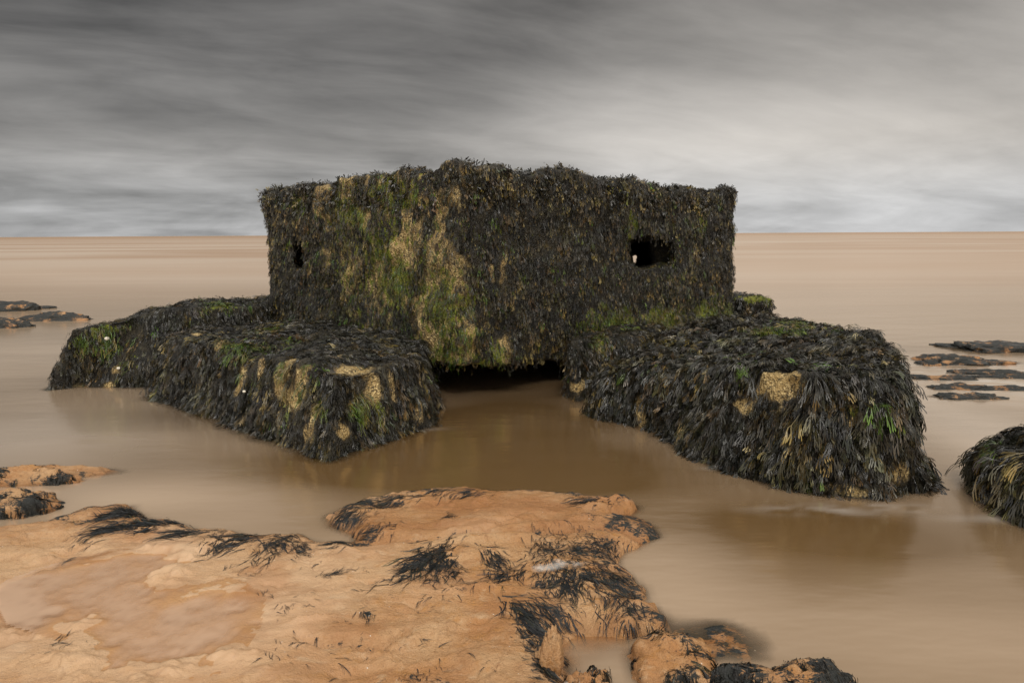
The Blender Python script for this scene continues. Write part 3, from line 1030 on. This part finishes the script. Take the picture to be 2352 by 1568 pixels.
# =================================================================== BEACH: sandstone shelf sheet + seabed
shelf = [G(*p, .03) for p in [(-500, 1290), (-150, 1235), (0, 1212), (120, 1190), (200, 1165), (290, 1158), (330, 1185), (440, 1213), (520, 1222),
                              (640, 1232), (760, 1243), (835, 1241), (818, 1215), (772, 1197), (775, 1172), (850, 1143), (950, 1125), (1100, 1117),
                              (1220, 1130), (1330, 1140), (1445, 1148), (1440, 1165), (1405, 1180), (1480, 1192), (1492, 1215), (1440, 1245),
                              (1402, 1262), (1402, 1300), (1440, 1330), (1458, 1350), (1435, 1372), (1490, 1390), (1505, 1412), (1440, 1425),
                              (1330, 1412), (1285, 1432), (1270, 1470), (1262, 1520), (1262, 1568), (1290, 1640)]]
shelf += [np.array(p) for p in [(.6, .5), (1.5, -3), (-60, -3), (-60, 3.0)]]
pudd = [G(*p, .08) for p in [(60, 1330), (180, 1290), (330, 1268), (400, 1285), (310, 1325), (320, 1345), (420, 1372), (500, 1348), (540, 1375), (522, 1440),
                             (470, 1500), (330, 1505), (250, 1475), (200, 1420), (90, 1390)]]
pudd2 = [G(*p, .08) for p in [(-250, 1395), (60, 1345), (140, 1360), (150, 1400), (60, 1425), (-250, 1440)]]
crack = [G(*p, .07) for p in [(690, 1452), (740, 1462), (800, 1457), (850, 1466), (885, 1463), (905, 1452), (935, 1440)]]
crack2 = [G(*p, .05) for p in [(820, 1246), (930, 1240), (1060, 1232), (1180, 1228), (1420, 1215)]]
crack3 = [G(*p, .08) for p in [(1160, 1335), (1220, 1325), (1330, 1320), (1400, 1330)]]
PL = .061         # level of the water lying on the shelf


def terrain(x, y):
    p = xy3(x, y)
    wob = fbm(p, 3.2, 5, .6, off=4) * .038 + fbm(p, 11, 3, off=8) * .02
    sd = poly_sd(x, y, shelf) + wob
    topz = .058 + fbm(p, 1.1, 3, off=21) * .03 + fbm(p * np.array([1, 1.8, 1]), 4.0, 5, .5, off=2) * .016 \
        + (-np.abs(fbm(p * np.array([.8, 1.7, 1]), 3.0, 4, .5, off=40)) + .2) * .018 + fbm(p, 26, 4, .6, off=60) * .0028
    # ledges: height is stepped a little, like bedding planes
    q = topz / .03
    topz = .45 * topz + .55 * .03 * (np.floor(q) + sstep(.30, .70, q - np.floor(q)))
    rim = .008 * np.exp(-((sd - .12) / .10) ** 2)
    topz = topz + rim - .03 * np.exp(-np.maximum(sd, 0) / .05)
    for pl_, lv in ((pudd, PL),):
        ps = poly_sd(x, y, pl_) + fbm(p, 4, 5, .6, off=33) * .085
        low = lv - .012 + fbm(p, 9, 4, .6, off=12) * .011
        topz = topz * (1 - sstep(-.05, .06, ps)) + low * sstep(-.05, .06, ps)
    ca = np.array(crack); o_ = np.argsort(ca[:, 0])
    wv = fbm(p, 16, 4, .6) * .02
    yc = np.interp(x, ca[o_, 0], ca[o_, 1]) + wv
    step_ = sstep(.012, -.004, y - yc) * np.exp(-np.maximum(yc - y, 0) / .35) * sstep(.0, .12, x - ca[:, 0].min()) * sstep(.0, .12, ca[:, 0].max() - x)
    topz = topz - .02 * step_
    dc = line_d(x, y, crack) + wv
    topz = topz - .035 * np.exp(-(dc / .018) ** 2)
    dc = line_d(x, y, crack2) + fbm(p, 14, 3) * .015
    topz = topz - .03 * np.exp(-(dc / .025) ** 2)
    bed = -.35 - .03 * np.clip(y, 0, 20) + fbm(p, 1.2, 3, off=70) * .05
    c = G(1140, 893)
    shade_bed = np.exp(-((x - c[0]) / .85) ** 2 - ((y - c[1]) / .38) ** 2)  # raised dark bed, added to blacken the water like shade below the pillbox
    bed = bed * (1 - shade_bed) - .016 * shade_bed
    # shallow sand in the little bay
    c = G(1370, 1480)
    bay = np.exp(-((x - c[0]) ** 2 + (y - c[1]) ** 2 * .6) / .2 ** 2)
    bed = bed * (1 - bay) - .035 * bay
    c = G(80, 1090)
    bay = np.exp(-((x - c[0]) ** 2 / .9 ** 2 + (y - c[1]) ** 2 / .5 ** 2))
    bed = bed * (1 - .75 * bay) - .06 * .75 * bay
    k = sstep(-.20, .0, sd)
    z = bed * (1 - k) + topz * k
    return z, sd, p


def axis(lo, hi, step, far0, far1, ratio=1.35):
    a = list(np.arange(lo, hi, step))
    s = step; v = a[-1]; post = []
    while v < far1:
        s *= ratio; v += s; post.append(v)
    s = step; v = a[0]; pre = []
    while v > far0:
        s *= ratio; v -= s; pre.append(v)
    return np.array(pre[::-1] + a + post)


def grid(ax, ay):
    X, Y = np.meshgrid(ax, ay)
    nx, ny = len(ax), len(ay)
    i = np.arange(nx * ny).reshape(ny, nx)
    F = np.stack([i[:-1, :-1], i[:-1, 1:], i[1:, 1:], i[1:, :-1]], -1).reshape(-1, 4)
    return X.ravel(), Y.ravel(), F


ax = axis(-2.6, 1.6, .0085, -9000, 9000)
ay = axis(1.75, 4.3, .0085, -200, 20000)
X, Y, F = grid(ax, ay)
Z, sd, p3 = terrain(X, Y)
turf_n = fbm(p3, 5.0, 4, .6, off=90)
edge = np.exp(-((sd - .03) / .07) ** 2)
turf = .75 * edge * sstep(-.35, .35, turf_n + .15)
right = sstep(.15, .55, X) * sstep(.45, .05, sd)
turf = np.maximum(turf, right * sstep(-.1, .5, turf_n) * .85)
slab_l = G(815, 1178)
turf = np.maximum(turf, 1.0 * np.exp(-((X - slab_l[0]) ** 2 / .14 ** 2 + (Y - slab_l[1]) ** 2 / .13 ** 2)) * sstep(-.5, .2, turf_n + .2))
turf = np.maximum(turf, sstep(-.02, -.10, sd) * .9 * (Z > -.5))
turf = np.maximum(turf, 1.5 * (Y > 5.3) * (Z > -.9))  # dark seabed; also paints the raised bed black, as shade
sandm = np.clip(np.exp(-(np.maximum(-poly_sd(X, Y, pudd), 0)) / .35) * .9 + .35 * sstep(0, .5, fbm(p3, 1.6, 3, off=77)), 0, 1) * sstep(1.2, .2, X)
c = G(1370, 1480)
bayw = np.exp(-((X - c[0]) ** 2 + (Y - c[1]) ** 2) / .2 ** 2)
turf *= (1 - bayw)
wv = fbm(p3, 16, 4, .6) * .02
for ln, wd, st_ in ((crack, .011, .62), (crack2, .014, .5), (crack3, .010, .5)):
    dl = line_d(X, Y + wv, ln)
    turf = np.maximum(turf, st_ * np.exp(-(dl / wd) ** 2))  # shade in the cracks painted as thin dark lines
for a in CL:
    cc = P(a[0] + a[2] * .3, a[1] + a[3] * .3, .07)
    rr = a[7] * .9 + .012
    near_ = (np.abs(X - cc[0]) < .4) & (np.abs(Y - cc[1]) < .4)
    turf[near_] = np.maximum(turf[near_], .78 * np.exp(-((X[near_] - cc[0]) ** 2 + (Y[near_] - cc[1]) ** 2) / rr ** 2))
c1 = G(1150, 1190); c2 = G(1000, 1235); c3 = G(1320, 1230)
ochre = np.exp(-((X - c1[0]) / .45) ** 2 - ((Y - c1[1]) / .20) ** 2)
ochre = np.maximum(ochre, .9 * np.exp(-((X - c2[0]) / .5) ** 2 - ((Y - c2[1]) / .07) ** 2))
ochre = np.maximum(ochre, .8 * np.exp(-((X - c3[0]) / .3) ** 2 - ((Y - c3[1]) / .15) ** 2))
ochre = np.clip(ochre + .55 * sstep(.15, .7, fbm(p3 * np.array([1, 1.6, 1]), 2.4, 4, .6, off=55)), 0, 1)
beach = mesh_np('beach', np.stack([X, Y, Z], 1), F, M_ROCK, attrs={'turf': turf, 'sand': sandm, 'ochre': ochre, 'wet': np.clip(np.exp(-np.maximum(sd, 0) / .13) * sstep(-.5, .4, fbm(p3, 7, 4, .6, off=44)) + .5 * sstep(.2, .7, fbm(p3 * np.array([1, 2, 1]), 3.5, 4, .6, off=66)), 0, 1)})  # turf also carries the painted shade of the cracks and raised bed
tag(beach, kind='structure')


# =================================================================== ROCKS
def rock(px, py, rx, ry, top, label, sub=5, turf_=.35, sink=.10, squash=1.0, amp=.22, seed=0, group=None, d=None, weed=0, sharp=2.6, name='rock'):
    c = P(px, py, 0.0)
    bm = bmesh.new()
    bmesh.ops.create_icosphere(bm, subdivisions=sub, radius=1)
    me = bm_mesh(bm, name)
    co = coords(me)
    n = unit(co)
    sq = (np.abs(n) ** sharp).sum(1) ** (-1 / sharp)
    v = n * sq[:, None]
    h = 1 + fbm(n, 1.6, 4, .55, off=seed * 7.1) * amp + fbm(n * np.array([1, 1, 2.2]), 6, 3, .5, off=seed * 3.3) * amp * .35
    v = v * h[:, None] * np.array([rx, ry, (top + sink)]) + np.array([c[0], c[1], -sink])
    me.vertices.foreach_set('co', v.astype(np.float32).ravel()); me.update()
    me.polygons.foreach_set('use_smooth', np.ones(len(me.polygons), bool))
    t = turf_ + fbm(v, 4.0 / max(rx, .3) ** .5, 4, .6, off=seed) * .9
    set_attr(me, 'turf', np.clip(t, 0, 1)); set_attr(me, 'sand', np.zeros(len(v))); set_attr(me, 'wet', sstep(.06, .0, v[:, 2])); set_attr(me, 'ochre', .35 * sstep(-.2, .5, fbm(v, 5, 3, off=seed + 9)))
    me.materials.append(M_ROCK)
    o = bpy.data.objects.new(name, me)
    COL.objects.link(o)
    tag(o, label, 'rock', group)
    b = bvh_of(me)
    SOLIDS.append(b)
    if weed:
        w = tufted('seaweed', me, b, weed, 8, (.05, .11), seen_keep(lambda p, nn: (turf_ + fbm(p, 4.0 / max(rx, .3) ** .5, 4, .6, off=seed) * .9 > .45) * 1.0 + .01, .1, -.01),
                   kind='hair', wide=1.3, rad=.012, spread=.3, wts=(8, 5, 1, .2, 0, 0), clear=(.001, .006), grav=.8, minz=-.05, rise=-.1, mat=M_TURF)
        w.parent = o
        w['kind'] = 'stuff'
    return o


# foreground
rock(20, 1170, .27, .15, .11, 'dark-weeded rock hump at the left edge, just off the sand shelf', turf_=.62, seed=1, weed=60)
rock(55, 1105, .34, .10, .07, 'low rock with a pale top at the left edge, farther out than the dark hump', turf_=.45, seed=2, weed=40)
rock(130, 1085, .45, .10, .035, 'flat pale rock barely above the water, tapering off to the right at left', turf_=.05, seed=3)
rock(1545, 1535, .165, .15, .09, 'rounded tan rock with dark weed streaks at the bottom right of the shelf', turf_=.25, seed=4, weed=50, amp=.16)
rock(1640, 1470, .22, .16, .006, 'submerged rock showing as a dark arc beyond the rounded tan rock', turf_=.55, seed=5, amp=.18)
rock(1795, 1590, .26, .12, .08, 'black weed-covered rock at the bottom edge, rightmost in the foreground', turf_=.75, seed=6, weed=120, amp=.2)
rock(1262, 1535, .055, .06, .12, 'small brown knob of rock at the bottom edge beside the bay', turf_=.25, seed=8, amp=.25, sub=5)
rock(1350, 1580, .10, .06, .05, 'low rock at the bottom edge just right of the brown knob', turf_=.4, seed=9, weed=25)
# left distance
L_ = 'low dark rocks in the sea at the left'
rock(20, 712, .62, .30, .17, 'tallest of the three dark rocks far out at the left edge', turf_=.95, seed=11, group=L_, sub=5)
rock(125, 734, .62, .25, .11, 'long low dark rock with a rusty patch, nearest the slab at the left', turf_=.85, seed=12, group=L_, sub=5)
rock(15, 750, .46, .22, .14, 'flat dark rock at the left edge in front of the tallest far rock', turf_=.95, seed=13, group=L_, sub=5)
rock(75, 708, .60, .15, .05, 'thin trailing ledge of rock beside the tallest far rock at left', turf_=.95, seed=14, group=L_, sub=4)
# right ledges
R_ = 'low rock ledges in the milky water at the right'
for i, (px, py, rx, ry, tp, lb) in enumerate([
        (2290, 800, .42, .20, .10, 'farthest and highest ledge at the right edge, square dark end'),
        (2190, 829, .26, .14, .09, 'short dark ledge left of the farthest right ledge'),
        (2136, 836, .10, .07, .04, 'smallest dark ledge, closest to the big weedy block'),
        (2255, 832, .30, .10, .035, 'thin ledge trailing right from the short dark ledge'),
        (2270, 856, .28, .07, .035, 'dark low ledge in the middle of the right-hand ledges'),
        (2160, 868, .26, .06, .035, 'low dark ledge touching the edge of the big block'),
        (2330, 866, .26, .05, .025, 'thin brown ledge at the right edge, middle row'),
        (2200, 890, .20, .06, .04, 'brown-topped ledge among the nearer right-hand ledges'),
        (2220, 912, .22, .06, .035, 'nearest pale ledge of the right-hand group'),
        (2320, 893, .30, .05, .022, 'faint nearer ledge at the right edge')]):
    rock(px, py, rx * 1.45, ry * 1.8, tp * .6, lb, sub=5, turf_=.95, seed=20 + i, group=R_, amp=.34, sharp=3.2, sink=.05)

# =================================================================== SEA
ax = axis(-5.6, 5.6, .03, -9000, 9000, 1.3)
ay = axis(1.6, 11.5, .03, -150, 22000, 1.3)
X, Y, F = grid(ax, ay)
nearm = (X > -6.5) & (X < 6.5) & (Y > 1.3) & (Y < 15)
depth = np.full(len(X), .6)
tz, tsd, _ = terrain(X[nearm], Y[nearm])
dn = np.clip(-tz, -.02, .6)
xs, ys = X[nearm], Y[nearm]
# bounding boxes limit the ray casts
dv = Vector((0, 0, -1))
for b in SOLIDS:
    pass
bbs = []
for o in bpy.data.objects:
    if o.type == 'MESH' and o.name.split('.')[0] in ('rock', 'concrete', 'wall', 'footing'):
        c_ = coords(o.data)
        bbs.append((c_[:, 0].min(), c_[:, 0].max(), c_[:, 1].min(), c_[:, 1].max(), bvh_of(o.data) if o.name.startswith('footing') else None, o))
for (x0, x1, y0, y1, _b, o) in bbs:
    b = bvh_of(o.data)
    ids = np.nonzero((xs > x0 - .05) & (xs < x1 + .05) & (ys > y0 - .05) & (ys < y1 + .05))[0]
    for i in ids:
        h = b.ray_cast(Vector((xs[i], ys[i], .0)), dv, 1.0)
        if h[0] is not None:
            # a downward hit on an upward face is the bed; inside a solid counts as no water
            dd = -h[0][2] if h[1][2] > 0 else 0.0
            dn[i] = min(dn[i], max(dd, 0.0))
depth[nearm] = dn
# (blur) the wash softens the line: blur the depth a little
ny, nx = len(ay), len(ax)
Dg = depth.reshape(ny, nx)
for _ in range(2):
    Dg[1:-1, 1:-1] = (Dg[1:-1, 1:-1] * 4 + Dg[:-2, 1:-1] + Dg[2:, 1:-1] + Dg[1:-1, :-2] + Dg[1:-1, 2:]) / 8
depth = Dg.ravel()
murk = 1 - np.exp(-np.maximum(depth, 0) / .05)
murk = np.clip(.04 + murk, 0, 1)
silt_reflection = .40 + fbm(xy3(X, Y) * np.array([.45, 1.0, 1]), .8, 3, off=31) * .30


def blob(px, py, rx, ry):
    c = P(px, py, 0)
    return np.exp(-((X - c[0]) / rx) ** 2 - ((Y - c[1]) / ry) ** 2)


silt_reflection += .7 * blob(60, 1000, 1.2, 1.0) + .55 * blob(350, 1130, .8, .4) + .7 * blob(2240, 1000, .45, 1.6) + .5 * blob(60, 820, 2.5, 2) \
    + .30 * blob(1560, 1330, .35, .45) + .7 * blob(2250, 880, 1.5, 1.2)
silt_reflection -= .55 * blob(860, 1060, 1.0, .6) + .75 * blob(1150, 980, .9, 1.1) + .3 * blob(1350, 1080, .7, .5) + .5 * blob(1800, 1220, .8, .4) + .25 * blob(1250, 1080, .7, .4) + .4 * blob(500, 960, .8, .4)  # darker water by the blocks: their reflection painted into its colour
silt_reflection = np.where(Y > 9, np.maximum(silt_reflection, .55), silt_reflection)
foam = .45 * blob(1950, 1168, .42, .07) * sstep(-.5, .6, fbm(xy3(X, Y) * np.array([1, 2.5, 1]), 4, 3, off=5)) + .85 * blob(2270, 865, 1.0, .9) * sstep(-.3, .5, fbm(xy3(X, Y) * np.array([1, 3.5, 1]), 3, 3, off=3)) \
    + .3 * blob(950, 985, .2, .04) + .35 * blob(2330, 1190, .3, .05) + .25 * blob(1640, 1075, .08, .03)
foam += .22 * blob(2240, 980, .5, 1.8) + .22 * blob(20, 1010, 1.1, .9) + .12 * blob(60, 800, 2.5, 2)  # milky water, with the pale sheen at the sides painted in
foam = np.clip(foam, 0, .7)
sea = mesh_np('water', np.stack([X, Y, np.zeros(len(X))], 1), F, M_SEA,
              attrs={'murk': murk, 'silt_reflection': np.clip(silt_reflection, 0, 1), 'foam': foam})  # foam also carries the painted sheen
tag(sea, kind='structure')


# water lying on the shelf
def puddle(name, poly, z):
    poly = np.array(poly)
    lo = poly.min(0) - .12; hi = poly.max(0) + .12
    lo[0] = max(lo[0], -3.2)
    a = np.arange(lo[0], hi[0], .012); b = np.arange(lo[1], hi[1], .012)
    x, y, f = grid(a, b)
    tz, _, p = terrain(x, y)
    dep = z - tz
    ps = poly_sd(x, y, poly)
    ok = (dep > -.02) & (ps > -.12)
    f = f[ok[f].all(1)]
    used, inv_ = np.unique(f, return_inverse=True)
    f = inv_.reshape(-1, 4)
    mk = (1 - np.exp(-np.maximum(dep, 0) / .016))[used]
    return mesh_np(name, np.stack([x, y, np.full(len(x), z)], 1)[used], f, M_SEA,
                   attrs={'murk': mk * .9, 'silt_reflection': np.full(len(used), .95), 'foam': np.zeros(len(used)), 'pool': np.ones(len(used))})


tag(puddle('puddle', pudd, PL), kind='structure')

# =================================================================== LOOSE AND ROOTED WEED ON THE SHELF
bb_ = BVHTree.FromPolygons([], [])
gx = np.arange(-3.0, 1.5, .02); gy = np.arange(1.6, 4.6, .02)
tx, ty, tf = grid(gx, gy)
tzz, _, _ = terrain(tx, ty)
tb = BVHTree.FromPolygons([tuple(v) for v in np.stack([tx, ty, tzz], 1)], [tuple(f) for f in tf])


def clump(px, py, dpx, dpy, n, L, spread, rad, label, group=None, cat='seaweed', wide=.85, kind='hair'):
    """a tuft rooted at (px, py) whose tips point towards (px+dpx, py+dpy)"""
    c = P(px, py, .08); e = P(px + dpx, py + dpy, .08)
    d0 = unit(e - c)
    n = int(n * 1.5)
    s = np.array([-d0[1], d0[0], 0])
    R = c + s * rng.normal(0, rad, (n, 1)) + d0 * rng.normal(0, rad * 1.3 + L * .15, (n, 1))
    for i in range(n):
        h = tb.find_nearest(R[i]); R[i] = h[0]
    N = np.tile([0, 0, 1.0], (n, 1))
    nl = max(2, min(9, n // 22))
    lk = rng.integers(0, nl, n)
    la = rng.normal(0, spread * 1.5, nl); lL = rng.uniform(.5, 1.15, nl)
    D = unit(d0 + s * (la[lk] + rng.normal(0, .10, n))[:, None])
    C = weed_cols(n, [(.010, .012, .014), (.022, .024, .022), (.045, .042, .025)], [5, 4, 1], .3)
    o = fronds('seaweed_clump', tb, R, N, D, L * lL[lk] * rng.uniform(.45, 1.1, n), C, kind=kind, wide=wide, grav=.9,
               clear=(.001, .006), jit=.13, twist=.3, rise=-.1, mat=M_TURF)
    tag(o, label, cat, group)
    return o


g1 = 'seaweed tufts rooted on the sandstone shelf'
for a in CL:
    clump(*a, group=g1)
g2 = 'thin scraps of seaweed scattered on the sand'
sx, sy = [], []
for i in range(60):
    while True:
        px, py = rng.uniform(120, 1260), rng.uniform(1260, 1560)
        v = np.array([P(px, py, .07)])
        if poly_sd(v[:, 0], v[:, 1], shelf)[0] > .08 and poly_sd(v[:, 0], v[:, 1], pudd)[0] < -.03: break
    a = rng.uniform(0, 6.28)
    clump(px, py, 40 * math.cos(a), 14 * math.sin(a), int(rng.integers(1, 7)), rng.uniform(.03, .10), .5, .010,
          'thin dark scrap of seaweed lying on the open sand', group=g2, wide=1.0)

# frothy wash in a hollow of the shelf
m, T = new_mat('foam')
pos = T.n('ShaderNodeNewGeometry').outputs[0]
fa = T.n('ShaderNodeAttribute', attribute_name='murk').outputs[2]
nz = T.noise(T.scale(pos, (1, 2.5, 1)), 14.0, 5.0, 0.6)
al = T.mapr(T.math('MULTIPLY', fa, T.math('ADD', nz, 0.35)), 0.15, 1.35, 0.0, 0.62)
df = T.n('ShaderNodeBsdfDiffuse', {'Color': (.78, .74, .68, 1)})
mx = T.n('ShaderNodeMixShader', {0: al, 1: T.n('ShaderNodeBsdfTransparent').outputs[0], 2: df.outputs[0]})
out(T, mx.outputs[0])


def foam_patch(px, py, rx, ry, label, ang=0.0):
    c = P(px, py, .08)
    u = np.linspace(-1, 1, 60)
    x, y, f = grid(u, u)
    xx = c[0] + x * rx * math.cos(ang) - y * ry * math.sin(ang); yy = c[1] + x * rx * math.sin(ang) + y * ry * math.cos(ang)
    tz, _, p = terrain(xx, yy)
    r = np.sqrt(x ** 2 + y ** 2) + fbm(p, 12, 4, .6) * .45
    z = np.maximum(tz, 0) + .012 + .012 * sstep(1, 0, r) + fbm(p, 30, 2) * .002
    o = mesh_np('foam', np.stack([xx, yy, z], 1), f, m, attrs={'murk': sstep(1.0, .1, r)})
    tag(o, label, 'foam', kind='stuff')


foam_patch(1275, 1297, .17, .07, 'white froth washing into a hollow of the shelf')
foam_patch(1330, 1562, .10, .05, 'white froth at the bottom edge below the brown knob of rock')
